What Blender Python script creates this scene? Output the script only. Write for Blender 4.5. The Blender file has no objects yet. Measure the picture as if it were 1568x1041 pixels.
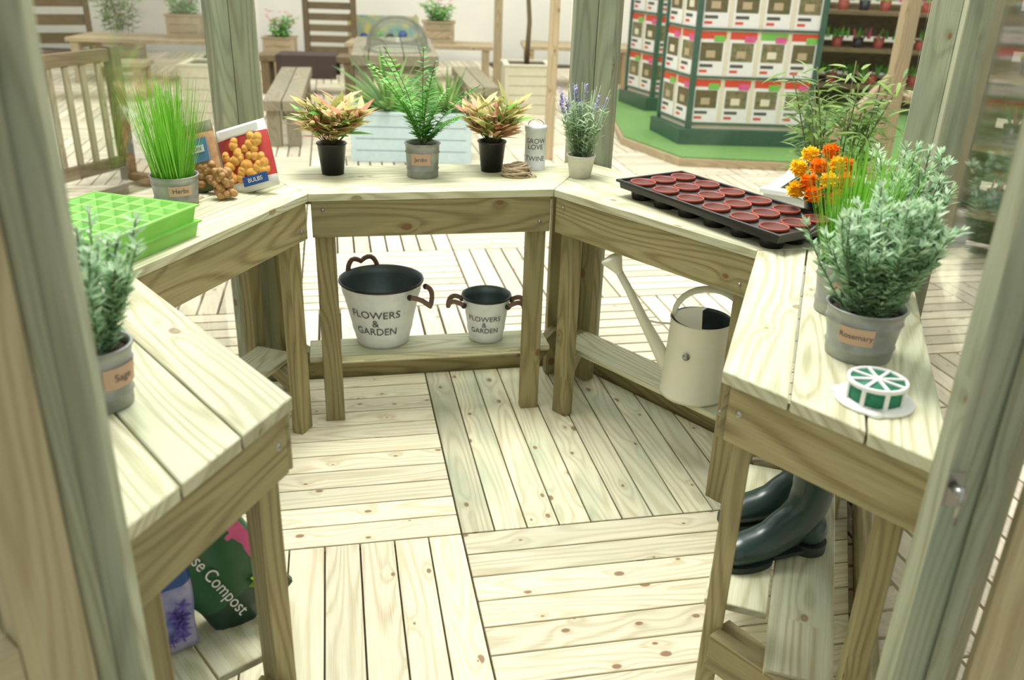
import bpy, bmesh, math, random
from mathutils import Vector, Matrix
random.seed(7)
R = random.random
def U(a, b): return a + (b - a) * R()
SC = bpy.context.scene
COL = SC.collection

# ------------------------------------------------------------------ materials
def lin(c):
    return tuple((x / 255 / 12.92) if x / 255 <= .04045 else ((x / 255 + .055) / 1.055) ** 2.4 for x in c) + (1,)

def newmat(name):
    m = bpy.data.materials.new(name); m.use_nodes = True
    nt = m.node_tree; b = nt.nodes['Principled BSDF']
    return m, nt, b

def N(nt, t, **kw):
    n = nt.nodes.new(t)
    for k, v in kw.items():
        setattr(n, k, v)
    return n

def math_node(nt, op, a, b=None, c=None, clamp=False):
    n = nt.nodes.new('ShaderNodeMath'); n.operation = op; n.use_clamp = clamp
    for i, x in enumerate((a, b, c)):
        if x is None: continue
        if isinstance(x, (int, float)): n.inputs[i].default_value = x
        else: nt.links.new(x, n.inputs[i])
    return n.outputs[0]

def mixcol(nt, fac, a, b, blend='MIX'):
    n = nt.nodes.new('ShaderNodeMix'); n.data_type = 'RGBA'; n.blend_type = blend
    for s, x in ((n.inputs[0], fac), (n.inputs[6], a), (n.inputs[7], b)):
        if isinstance(x, (int, float, tuple)): s.default_value = x
        else: nt.links.new(x, s)
    return n.outputs[2]

def wood(name, light, dark, stain, ring=.55, knots=1.0, rough=.62, knotcol=(120, 84, 52), vary=.3, kfreq=.7, stainamt=.6, ksize=.10):
    m, nt, b = newmat(name); L = nt.links
    uv = N(nt, 'ShaderNodeUVMap'); uv.uv_map = 'UVMap'
    def mapped(sx, sy):
        mp = N(nt, 'ShaderNodeMapping'); mp.inputs['Scale'].default_value = (sx, sy, 1)
        L.new(uv.outputs[0], mp.inputs[0]); return mp.outputs[0]
    n1 = N(nt, 'ShaderNodeTexNoise'); n1.inputs['Scale'].default_value = 1; n1.inputs['Detail'].default_value = .6
    L.new(mapped(.9, 8), n1.inputs['Vector'])
    vo = N(nt, 'ShaderNodeTexVoronoi'); vo.voronoi_dimensions = '2D'; vo.inputs['Scale'].default_value = 1
    L.new(mapped(6, 9.5), vo.inputs['Vector'])
    dist = vo.outputs['Distance']
    sep = N(nt, 'ShaderNodeSeparateColor'); L.new(vo.outputs['Color'], sep.inputs[0])
    gate = math_node(nt, 'GREATER_THAN', sep.outputs[0], kfreq)
    size = math_node(nt, 'MULTIPLY_ADD', sep.outputs[1], ksize * .9, ksize * .45)
    fall = math_node(nt, 'MULTIPLY', math_node(nt, 'SUBTRACT', .5, dist), 2, clamp=True)
    inf = math_node(nt, 'MULTIPLY', math_node(nt, 'MULTIPLY', gate, fall), math_node(nt, 'DIVIDE', 1.6, math_node(nt, 'ADD', dist, .14)))
    ph = math_node(nt, 'ADD', math_node(nt, 'MULTIPLY', n1.outputs[0], 85), inf)
    ringv = math_node(nt, 'MULTIPLY_ADD', math_node(nt, 'SINE', ph), .5, .5)
    ringv = math_node(nt, 'POWER', ringv, 2.2)
    n2 = N(nt, 'ShaderNodeTexNoise'); n2.inputs['Scale'].default_value = 1; n2.inputs['Detail'].default_value = 3
    L.new(mapped(6, 240), n2.inputs['Vector'])
    n3 = N(nt, 'ShaderNodeTexNoise'); n3.inputs['Scale'].default_value = 1; n3.inputs['Detail'].default_value = 2
    L.new(mapped(2.2, 5), n3.inputs['Vector'])
    f = math_node(nt, 'ADD', math_node(nt, 'MULTIPLY', ringv, ring), math_node(nt, 'MULTIPLY', math_node(nt, 'SUBTRACT', n2.outputs[0], .36), .95), clamp=True)
    col = mixcol(nt, f, lin(light), lin(dark))
    st = math_node(nt, 'MULTIPLY', math_node(nt, 'SUBTRACT', n3.outputs[0], .42), 2.6, clamp=True)
    col = mixcol(nt, math_node(nt, 'MULTIPLY', st, stainamt), col, lin(stain))
    halo = math_node(nt, 'MULTIPLY', gate, math_node(nt, 'MULTIPLY', math_node(nt, 'SUBTRACT', .24, dist), 4, clamp=True), clamp=True)
    col = mixcol(nt, math_node(nt, 'MULTIPLY', halo, .4 * knots), col, lin(dark))
    kn = math_node(nt, 'MULTIPLY', gate, math_node(nt, 'MULTIPLY', math_node(nt, 'SUBTRACT', size, dist), 30, clamp=True), clamp=True)
    col = mixcol(nt, math_node(nt, 'MULTIPLY', kn, min(1, .8 * knots)), col, lin(knotcol))
    at = N(nt, 'ShaderNodeAttribute'); at.attribute_name = 'shade'
    sh = math_node(nt, 'MULTIPLY_ADD', at.outputs['Fac'], vary, 1 - vary / 2)
    comb = N(nt, 'ShaderNodeCombineColor')
    for i in range(3): L.new(sh, comb.inputs[i])
    col = mixcol(nt, 1.0, col, comb.outputs[0], 'MULTIPLY')
    L.new(col, b.inputs['Base Color']); b.inputs['Roughness'].default_value = rough
    b.inputs['Specular IOR Level'].default_value = .35
    bu = N(nt, 'ShaderNodeBump'); bu.inputs['Strength'].default_value = .25; bu.inputs['Distance'].default_value = .002
    L.new(f, bu.inputs['Height']); L.new(bu.outputs[0], b.inputs['Normal'])
    return m

def plain(name, c, rough=.5, metal=0, var=.12, scale=30, c2=None, trans=0, bump=0, spec=.5):
    m, nt, b = newmat(name); L = nt.links
    tc = N(nt, 'ShaderNodeTexCoord'); n = N(nt, 'ShaderNodeTexNoise')
    n.inputs['Scale'].default_value = scale; n.inputs['Detail'].default_value = 3
    L.new(tc.outputs['Object'], n.inputs['Vector'])
    a = lin(c); c2 = lin(c2) if c2 else tuple(x * (1 - var * 2) for x in a[:3]) + (1,)
    f = math_node(nt, 'MULTIPLY_ADD', n.outputs[0], 2.2, -.6, clamp=True)
    col = mixcol(nt, f, a, c2)
    L.new(col, b.inputs['Base Color'])
    b.inputs['Roughness'].default_value = rough; b.inputs['Metallic'].default_value = metal
    b.inputs['Specular IOR Level'].default_value = spec
    if trans:
        tr = N(nt, 'ShaderNodeBsdfTranslucent'); L.new(col, tr.inputs[0])
        mx = N(nt, 'ShaderNodeMixShader'); mx.inputs[0].default_value = trans
        L.new(b.outputs[0], mx.inputs[1]); L.new(tr.outputs[0], mx.inputs[2]); L.new(mx.outputs[0], nt.nodes['Material Output'].inputs[0])
    if bump:
        bu = N(nt, 'ShaderNodeBump'); bu.inputs['Strength'].default_value = bump; bu.inputs['Distance'].default_value = .003
        L.new(n.outputs[0], bu.inputs['Height']); L.new(bu.outputs[0], b.inputs['Normal'])
    return m

def leafmat(name, c, c2, rough=.45):
    m, nt, b = newmat(name); L = nt.links
    at = N(nt, 'ShaderNodeAttribute'); at.attribute_name = 'shade'
    col = mixcol(nt, at.outputs['Fac'], lin(c), lin(c2))
    L.new(col, b.inputs['Base Color']); b.inputs['Roughness'].default_value = rough
    tr = N(nt, 'ShaderNodeBsdfTranslucent'); L.new(col, tr.inputs[0])
    mx = N(nt, 'ShaderNodeMixShader'); mx.inputs[0].default_value = .35
    L.new(b.outputs[0], mx.inputs[1]); L.new(tr.outputs[0], mx.inputs[2])
    L.new(mx.outputs[0], nt.nodes['Material Output'].inputs[0])
    return m

def glassmat(name, tint=(.97, .985, .975, 1), refl=.42):
    m, nt, b = newmat(name); L = nt.links
    t = N(nt, 'ShaderNodeBsdfTransparent'); t.inputs[0].default_value = tint
    g = N(nt, 'ShaderNodeBsdfGlossy'); g.inputs['Roughness'].default_value = .08
    fr = N(nt, 'ShaderNodeFresnel'); fr.inputs[0].default_value = 1.35
    mx = N(nt, 'ShaderNodeMixShader'); L.new(math_node(nt, 'MULTIPLY', fr.outputs[0], refl), mx.inputs[0])
    L.new(t.outputs[0], mx.inputs[1]); L.new(g.outputs[0], mx.inputs[2])
    L.new(mx.outputs[0], nt.nodes['Material Output'].inputs[0])
    return m

W_TOP = wood('treated_pine_top', (215, 214, 184), (158, 152, 112), (172, 184, 152), ring=.55, knots=.7, kfreq=.86)
W_FRAME = wood('treated_pine_frame', (166, 156, 114), (114, 100, 62), (126, 128, 92), ring=.55, vary=.35, kfreq=.82)
W_DECK = wood('deck_boards', (232, 226, 198), (182, 168, 130), (198, 204, 174), ring=.45, knots=1.0, vary=.34, knotcol=(122, 84, 54), kfreq=.55, ksize=.085)
W_DECKG = wood('deck_boards_green', (222, 219, 188), (168, 158, 122), (160, 174, 146), ring=.45, knots=1.0, vary=.38, knotcol=(116, 82, 54), kfreq=.55, stainamt=.85, ksize=.085)
W_EXT = wood('hall_deck_boards', (230, 220, 196), (194, 180, 150), (210, 204, 180), ring=.35, knots=.6, vary=.34, kfreq=.7)
W_POST = wood('post_timber', (168, 173, 146), (124, 125, 95), (114, 136, 120), ring=.45, vary=.25, kfreq=.85)
W_DOOR = wood('door_timber', (184, 174, 138), (140, 126, 88), (144, 146, 114), ring=.4, vary=.25, kfreq=.88)
W_BG = wood('garden_furniture_timber', (190, 170, 138), (144, 122, 90), (158, 150, 122), ring=.4, vary=.3, kfreq=.85)
W_BGG = wood('weathered_timber', (160, 150, 126), (114, 102, 78), (128, 130, 108), ring=.4, vary=.3, kfreq=.85)
W_BGD = wood('dark_timber', (122, 104, 76), (82, 66, 44), (92, 86, 64), ring=.4, vary=.3, kfreq=.85)
M_GAP = plain('deck_gap', (78, 68, 50), .9)
M_WALL = plain('painted_wall', (246, 243, 232), .8, var=.03, scale=2)
M_ZINC = plain('zinc', (172, 176, 170), .45, metal=.45, var=.2, scale=18, bump=.1)
M_WHITEW = plain('whitewashed_tin', (230, 235, 234), .5, var=.08, scale=22, bump=.1)
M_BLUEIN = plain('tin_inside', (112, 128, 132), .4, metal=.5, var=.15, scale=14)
M_BLACK = plain('black_plastic', (26, 27, 28), .35, var=.1)
M_BLACKR = plain('black_rim', (34, 32, 30), .4)
M_SOIL = plain('soil', (70, 52, 38), .95, var=.4, scale=120, bump=.6)
M_ROPE = plain('rope', (150, 122, 104), .9, var=.3, scale=220, bump=.7)
M_JUTE = plain('jute_twine', (206, 184, 152), .9, var=.2, scale=220, bump=.7)
M_TEXT = plain('dark_print', (84, 86, 84), .7)
M_LABEL = plain('kraft_label', (200, 168, 142), .8, var=.05)
M_CREAM = plain('cream_enamel', (228, 228, 206), .35, var=.04, scale=6)
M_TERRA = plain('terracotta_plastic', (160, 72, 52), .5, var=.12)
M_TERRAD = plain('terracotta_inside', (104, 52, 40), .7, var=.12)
M_LIME = plain('lime_plastic', (170, 236, 120), .35, var=.06, scale=10, trans=.3)
M_LIME2 = plain('lime_plastic_cell', (208, 250, 176), .35, var=.05, scale=10, trans=.3)
M_BOOT = plain('rubber_boot', (48, 68, 62), .28, var=.12, scale=9)
M_BOOTS = plain('boot_sole', (38, 50, 44), .6)
M_WHITEP = plain('white_plastic', (240, 242, 238), .35, var=.02)
M_GREENT = plain('green_twine', (24, 134, 96), .6, var=.2, scale=160, bump=.4)
M_BOLT = plain('bolt', (170, 170, 165), .3, metal=.9)
M_CERAM = plain('whitish_pot', (216, 214, 202), .7, var=.1, scale=20)
M_TURF = plain('artificial_turf', (120, 166, 90), .9, var=.2, scale=80, bump=.7)
M_KGREEN = plain('kiosk_frame', (64, 98, 80), .5)
M_PAPER = plain('paper', (232, 230, 226), .6, var=.02)
M_RED = plain('red_print', (214, 76, 52), .6, var=.05)
M_REDD = plain('deep_red_print', (190, 60, 52), .5, var=.1)
M_PGRN = plain('green_print', (120, 190, 80), .6, var=.08)
M_LIMEP = plain('yellow_green_print', (170, 214, 60), .6, var=.08)
M_PINK = plain('pink_print', (222, 96, 150), .6)
M_PHOTO = plain('photo_print', (70, 96, 48), .6, scale=24, c2=(150, 128, 100))
M_PHOTO2 = plain('photo_print_warm', (120, 92, 66), .6, scale=26, c2=(64, 88, 48))
M_ONION = plain('bulb_print', (240, 190, 96), .5, scale=40, c2=(210, 140, 60))
M_ONIOND = plain('bulb_print_dark', (206, 124, 52), .5, scale=40, c2=(170, 90, 40))
M_NET = plain('bulb_net', (196, 154, 100), .7, scale=70, c2=(146, 104, 60), bump=.6)
M_BROWNP = plain('brown_print', (150, 110, 76), .6, scale=30, c2=(190, 150, 104))
M_BLUE = plain('blue_print', (42, 84, 150), .45, var=.1)
M_BLUEM = plain('mid_blue_print', (96, 140, 184), .45, var=.1)
M_BLUEL = plain('pale_blue_paint', (200, 220, 224), .5, var=.05)
M_COMP = plain('compost_bag', (30, 92, 56), .35, var=.1)
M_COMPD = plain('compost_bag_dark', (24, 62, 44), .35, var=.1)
M_BAGP = plain('blue_flower_print', (60, 88, 158), .4, scale=14, c2=(196, 190, 214))
M_CLOTH = plain('dark_cloth', (74, 58, 52), .9)
M_YEL = plain('yellow_print', (232, 206, 60), .6, scale=5, c2=(70, 150, 170))
M_LCREAM = plain('cream_planter_paint', (226, 218, 192), .6, var=.05)
M_GLASS = glassmat('glazing'); M_DOME = glassmat('clear_dome', (.9, .95, .95, 1), .8)
L_GRASS = leafmat('grass_blade', (92, 168, 34), (160, 220, 84))
L_ROSE = leafmat('rosemary_leaf', (142, 186, 142), (208, 230, 196))
L_FERN = leafmat('fern_leaf', (82, 160, 62), (150, 212, 104))
L_CRO1 = leafmat('variegated_leaf_yellow', (178, 186, 104), (236, 228, 170))
L_CRO2 = leafmat('variegated_leaf_pink', (206, 136, 108), (238, 194, 162))
L_LAV = leafmat('lavender_leaf', (146, 178, 134), (196, 216, 180))
L_PUR = leafmat('lavender_flower', (108, 96, 180), (164, 148, 216))
L_BAM = leafmat('bamboo_leaf', (98, 136, 60), (156, 184, 98))
L_ORG = leafmat('marigold_orange', (246, 124, 8), (254, 164, 20))
L_YEL = leafmat('marigold_yellow', (254, 200, 16), (255, 230, 60))
L_YUC = leafmat('yucca_leaf', (84, 136, 70), (176, 208, 124))
L_STEM = leafmat('stem', (96, 104, 52), (130, 130, 80))
L_PNKF = leafmat('pink_flower', (190, 50, 96), (230, 120, 150))

# ------------------------------------------------------------------ mesh builder
class MB:
    def __init__(s): s.V = []; s.F = []; s.M = []; s.UV = []; s.S = []; s.mats = []; s.SM = []
    def mi(s, m):
        if m not in s.mats: s.mats.append(m)
        return s.mats.index(m)
    def face(s, ids, m, uv=None, sh=.5, smooth=False):
        s.F.append(ids); s.M.append(s.mi(m)); s.UV.append(uv or [(0, 0)] * len(ids)); s.S.append(sh); s.SM.append(smooth)
    def add(s, vs):
        k = len(s.V); s.V += [tuple(v) for v in vs]; return k
    def prismv(s, bot, top, g, m, sh=None):
        n = len(bot); k = s.add(bot + top); g = Vector(g).normalized()
        sh = R() if sh is None else sh; ou, ov = R() * 60, R() * 60
        P = [Vector(v) for v in bot + top]
        def f(ids):
            nn = Vector((0, 0, 0))
            for a in range(len(ids)):
                p, q = P[ids[a]], P[ids[(a + 1) % len(ids)]]
                nn += p.cross(q)
            if nn.length < 1e-12: return
            nn.normalize()
            if abs(nn.dot(g)) > .8:
                a = nn.orthogonal().normalized(); b = nn.cross(a)
                uv = [(P[i].dot(a) * 1.0 + ou, P[i].dot(b) + ov) for i in ids]
            else:
                b = nn.cross(g).normalized()
                uv = [(P[i].dot(g) + ou, P[i].dot(b) + ov) for i in ids]
            s.face([k + i for i in ids], m, uv, sh)
        f(list(range(n - 1, -1, -1))); f(list(range(n, 2 * n)))
        for i in range(n):
            j = (i + 1) % n; f([i, j, n + j, n + i])
    def prism(s, poly, z0, z1, g, m, sh=None):
        area = sum(poly[i][0] * poly[(i + 1) % len(poly)][1] - poly[(i + 1) % len(poly)][0] * poly[i][1] for i in range(len(poly)))
        if area < 0: poly = poly[::-1]
        s.prismv([Vector((p[0], p[1], z0)) for p in poly], [Vector((p[0], p[1], z1)) for p in poly], Vector((g[0], g[1], 0)), m, sh)
    def board(s, a, b, w, t, m, up=(0, 0, 1), sh=None):
        a, b = Vector(a), Vector(b); d = (b - a).normalized(); up = Vector(up)
        sd = d.cross(up).normalized(); up = sd.cross(d).normalized()
        x, z = sd * w / 2, up * t / 2
        s.prismv([a - x - z, a + x - z, a + x + z, a - x + z], [b - x - z, b + x - z, b + x + z, b - x + z], d, m, sh)
    def box(s, c, sx, sy, sz, m, rot=0, sh=None):
        c = Vector(c); X = Vector((math.cos(rot), math.sin(rot), 0))
        s.board(c - X * sx / 2, c + X * sx / 2, sy, sz, m, sh=sh)
    def lathe(s, prof, m, c=(0, 0, 0), seg=28, mats=None, sh=.5, M=None, a0=0, a1=2 * math.pi):
        full = abs(a1 - a0 - 2 * math.pi) < 1e-6; c = Vector(c)
        ns = seg if full else seg + 1; k = len(s.V)
        for r, z in prof:
            for i in range(ns):
                a = a0 + (a1 - a0) * i / seg
                v = Vector((r * math.cos(a), r * math.sin(a), z))
                if M: v = M @ v
                s.V.append(tuple(c + v))
        for j in range(len(prof) - 1):
            mm = mats[j] if mats else m
            for i in range(seg):
                i2 = (i + 1) % ns
                s.face([k + j * ns + i, k + j * ns + i2, k + (j + 1) * ns + i2, k + (j + 1) * ns + i], mm,
                       [(i / seg, prof[j][1]), ((i + 1) / seg, prof[j][1]), ((i + 1) / seg, prof[j + 1][1]), (i / seg, prof[j + 1][1])], sh, True)
    def tube(s, pts, rad, m, seg=8, sh=.5, cap=True, flat=1.0):
        pts = [Vector(p) for p in pts]; n = len(pts)
        if isinstance(rad, (int, float)): rad = [rad] * n
        k = len(s.V); prev = None
        for i in range(n):
            d = (pts[min(i + 1, n - 1)] - pts[max(i - 1, 0)]).normalized()
            if prev is None: a = d.orthogonal().normalized()
            else: a = (prev - d * prev.dot(d)).normalized()
            prev = a; b = d.cross(a)
            for j in range(seg):
                t = 2 * math.pi * j / seg
                s.V.append(tuple(pts[i] + (a * math.cos(t) * flat + b * math.sin(t)) * rad[i]))
        for i in range(n - 1):
            for j in range(seg):
                j2 = (j + 1) % seg
                s.face([k + i * seg + j, k + i * seg + j2, k + (i + 1) * seg + j2, k + (i + 1) * seg + j], m, None, sh, True)
        if cap:
            s.face([k + j for j in range(seg)][::-1], m, None, sh); s.face([k + (n - 1) * seg + j for j in range(seg)], m, None, sh)
    def loft(s, rings, m, sh=.5, mats=None, cap=True):
        n = len(rings[0]); k = len(s.V)
        for r in rings: s.V += [tuple(v) for v in r]
        for i in range(len(rings) - 1):
            for j in range(n):
                j2 = (j + 1) % n
                s.face([k + i * n + j, k + i * n + j2, k + (i + 1) * n + j2, k + (i + 1) * n + j], mats[i] if mats else m, None, sh, True)
        if cap:
            s.face([k + j for j in range(n)][::-1], mats[0] if mats else m, None, sh); s.face([k + (len(rings) - 1) * n + j for j in range(n)], mats[-1] if mats else m, None, sh)
    def ball(s, c, r, m, seg=10, sz=1, sh=.5):
        s.lathe([(max(r * math.sin(math.pi * i / 6), .0004), -r * sz * math.cos(math.pi * i / 6)) for i in range(7)], m, c, seg, sh=sh)
    def leaf(s, base, d, ln, w, m, droop=.3, n=4, sh=None, shape=1.0, fold=0):
        base = Vector(base); d = Vector(d).normalized(); sh = R() if sh is None else sh
        side = d.cross(Vector((0, 0, 1)))
        side = side.normalized() if side.length > .01 else Vector((1, 0, 0))
        tw = U(-.5, .5); side = (side * math.cos(tw) + d.cross(side) * math.sin(tw))
        k = len(s.V); p = base.copy(); dd = d.copy()
        for i in range(n + 1):
            t = i / n
            ww = w / 2 * (math.sin(math.pi * min(1, (t * .82 + .18)) ** shape)) if i < n else w * .02
            if shape > 5: ww = w / 2 * (1 - t * .8)
            s.V.append(tuple(p - side * ww)); s.V.append(tuple(p + side * ww))
            dd = (dd + Vector((0, 0, -droop / n))).normalized(); p = p + dd * ln / n
        for i in range(n):
            a = k + 2 * i
            s.face([a, a + 1, a + 3, a + 2], m, None, sh, True)
    def text(s, txt, size, m, fn):
        cu = bpy.data.curves.new('t', 'FONT'); cu.body = txt; cu.size = size; cu.align_x = 'CENTER'; cu.align_y = 'CENTER'
        cu.space_line = .85
        o = bpy.data.objects.new('t', cu); COL.objects.link(o)
        dg = bpy.context.evaluated_depsgraph_get(); me = bpy.data.meshes.new_from_object(o.evaluated_get(dg))
        k = s.add([fn(v.co.x, v.co.y) for v in me.vertices])
        for p in me.polygons: s.face([k + i for i in p.vertices], m)
        bpy.data.objects.remove(o); bpy.data.curves.remove(cu); bpy.data.meshes.remove(me)
    def build(s, name, loc=(0, 0, 0), rot=(0, 0, 0), bevel=0, parent=None):
        me = bpy.data.meshes.new(name); me.from_pydata(s.V, [], s.F)
        for m in s.mats: me.materials.append(m)
        uvl = me.uv_layers.new(name='UVMap'); i = 0
        flat = []
        for uv in s.UV:
            for c in uv: flat += [c[0], c[1]]
        uvl.data.foreach_set('uv', flat)
        me.polygons.foreach_set('material_index', s.M)
        me.polygons.foreach_set('use_smooth', s.SM)
        at = me.attributes.new('shade', 'FLOAT', 'FACE'); at.data.foreach_set('value', s.S)
        me.update()
        o = bpy.data.objects.new(name, me); COL.objects.link(o)
        o.location = loc; o.rotation_euler = rot
        if bevel:
            b = o.modifiers.new('bevel', 'BEVEL'); b.width = bevel; b.segments = 1; b.limit_method = 'ANGLE'; b.angle_limit = .7
        if parent: o.parent = parent
        return o

def clip(poly, nx, ny, d):
    out = []
    for i in range(len(poly)):
        p, q = poly[i], poly[(i + 1) % len(poly)]
        a = p[0] * nx + p[1] * ny - d; b = q[0] * nx + q[1] * ny - d
        if a <= 0: out.append(p)
        if (a < 0 < b) or (b < 0 < a):
            t = a / (a - b); out.append((p[0] + (q[0] - p[0]) * t, p[1] + (q[1] - p[1]) * t))
    return out

def strips(mb, poly, g, start, width, gap, z0, z1, m, seams=None):
    gx, gy = g; sx, sy = -gy, gx
    lo = min(p[0] * sx + p[1] * sy for p in poly); hi = max(p[0] * sx + p[1] * sy for p in poly)
    k = math.floor((lo - start) / width)
    while start + k * width < hi:
        a, b = start + k * width + gap / 2, start + (k + 1) * width - gap / 2
        q = clip(clip(poly, sx, sy, b), -sx, -sy, -a)
        if len(q) >= 3:
            ar = abs(sum(q[i][0] * q[(i + 1) % len(q)][1] - q[(i + 1) % len(q)][0] * q[i][1] for i in range(len(q)))) / 2
            if ar > 1e-4: mb.prism(q, z0, z1, g, m)
        k += 1

# ------------------------------------------------------------------ hexagon frame of reference
AL = .2046; C = Vector((-.1366, 2.2488)); RI = .8527
def HV(i, r):
    a = AL + math.radians(120 - 60 * i); return Vector((C.x + r * math.cos(a), C.y + r * math.sin(a)))
AX = Vector((math.cos(AL), math.sin(AL))); AY = Vector((-math.sin(AL), math.cos(AL)))

# ------------------------------------------------------------------ hall floor and walls
YB = 15.4
mb = MB(); mb.prism([(-13, -6), (13, -6), (13, YB), (-13, YB)], -.12, -.06, (1, 0), M_GAP); mb.build('floor')
mb = MB()
for ix in range(-9, 11):
    for iy in range(-4, 15):
        o = C + AX * (ix * .9 + .35) + AY * (iy * .9 + .2)
        if o.y < -1.5 or o.y > YB - 1.2: continue
        ctr = o + AX * .45 + AY * .45
        if (ctr - C).length < .75: continue
        h = (ix + iy) % 2; g, s_ = (AX, AY) if h else (AY, AX)
        n = 9
        for k in range(n):
            a = o + s_ * (.9 * k / n + .006) + g * .005; b = a + s_ * (.9 / n - .013)
            c2 = b + g * .888; d2 = a + g * .888
            mb.prism([tuple(a), tuple(b), tuple(c2), tuple(d2)], -.058, -.03, tuple(g), W_EXT)
mb.build('hall_decking')
for nm, p, q in (('wall_back', (-13, YB), (13, YB)), ('wall_left', (-13, -5), (-13, YB)), ('wall_right', (13, YB), (13, -5))):
    mb = MB(); mb.board((p[0], p[1], 2.5), (q[0], q[1], 2.5), .15, 5.2, M_WALL); mb.build(nm)

# greenhouse floor: four parquet quadrants
mb = MB()
hx = [tuple(HV(i, 1.325)) for i in range(6)]
def quad(sx, sy):
    q = hx
    q = clip(q, -AX.x * sx, -AX.y * sx, -(C.dot(AX) * sx + .003)); q = clip(q, -AY.x * sy, -AY.y * sy, -(C.dot(AY) * sy + .003)); return q
cu = C.dot(AX); cv = C.dot(AY)
strips(mb, quad(-1, 1), tuple(AX), cv, .105, .005, -.024, 0, W_DECK)
strips(mb, quad(1, 1), tuple(AY), -cu, .105, .005, -.024, 0, W_DECKG)
strips(mb, quad(-1, -1), tuple(AY), -cu, .105, .005, -.024, 0, W_DECK)
strips(mb, quad(1, -1), tuple(AX), cv, .105, .005, -.024, 0, W_DECK)
mb.prism(hx, -.029, -.025, (1, 0), M_GAP)
mb.build('greenhouse_deck', bevel=.0015)

# ------------------------------------------------------------------ greenhouse frame + panes
gh = MB(); RW = 1.372
panes = []
for i in range(6):
    j = (i + 1) % 6; A, B = HV(i, RW), HV(j, RW); d = (B - A).normalized(); nrm = ((A + B) / 2 - C).normalized()
    wi = .09 if i in (0, 1, 2, 5) else .072; wj = .09 if j in (0, 1, 2, 5) else .072
    if i == 3: wj = .045
    mat = W_POST
    for V_, dd, w in ((A, d, wi), (B, -d, wj)):
        c = V_ + dd * (w / 2 + .012)
        gh.board((c.x, c.y, -.028), (c.x, c.y, 2.0), w, .045, mat, up=(nrm.x, nrm.y, 0))
    gh.board((A.x, A.y, 1.95), (B.x, B.y, 1.95), .05, .1, mat)
    if i != 3:
        a, b = A + d * .115, B - d * .115
        gh.board((a.x, a.y, .015), (b.x, b.y, .015), .045, .085, W_FRAME)
        panes.append((a, b))
for i in range(6):
    r = HV(i, RW + .028) ; o = (r - C).normalized()
    gh.board((r.x, r.y, -.028), (r.x, r.y, 2.0), .075, .03, W_POST, up=(o.x, o.y, 0))
GH = gh.build('greenhouse_frame', bevel=.003)
for n_, (a, b) in enumerate(panes):
    mb = MB(); mb.board((a.x, a.y, .98), (b.x, b.y, .98), .004, 1.82, M_GLASS); mb.build('pane_%d' % (n_ + 1), parent=GH)

def door(name, hinge, d, w=.6, flip=1, sw=.09):
    mb = MB(); d = Vector(d).normalized(); n = Vector((-d.y, d.x)); z0, z1 = .03, 1.93
    def P(s, z): q = Vector(hinge) + d * s; return (q.x, q.y, z)
    for s in (sw / 2, w - sw / 2): mb.board(P(s, z0), P(s, z1), sw, .042, W_DOOR, up=(n.x, n.y, 0))
    for z in (.08, .83, 1.88): mb.board(P(sw + .001, z), P(w - sw - .001, z), .042, .09, W_DOOR)
    mb.board(P(.1, .98), P(w - .1, .98), .004, 1.7, M_GLASS)
    return mb.build(name, bevel=.003)
door('door_1', (-.555, .890), (-.62, -.78), sw=.08)
door('door_2', (.80, 1.15), (.93, -.36))
mb = MB()
mb.tube([(.70, 1.162, .925), (.70, 1.15, .925), (.70, 1.138, .925)], .008, M_BOLT); mb.tube([(.70, 1.141, .87), (.70, 1.141, .94)], .004, M_BOLT)
mb.box((.70, 1.168, .92), .025, .004, .06, M_BOLT)
mb.build('door_latch')

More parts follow.
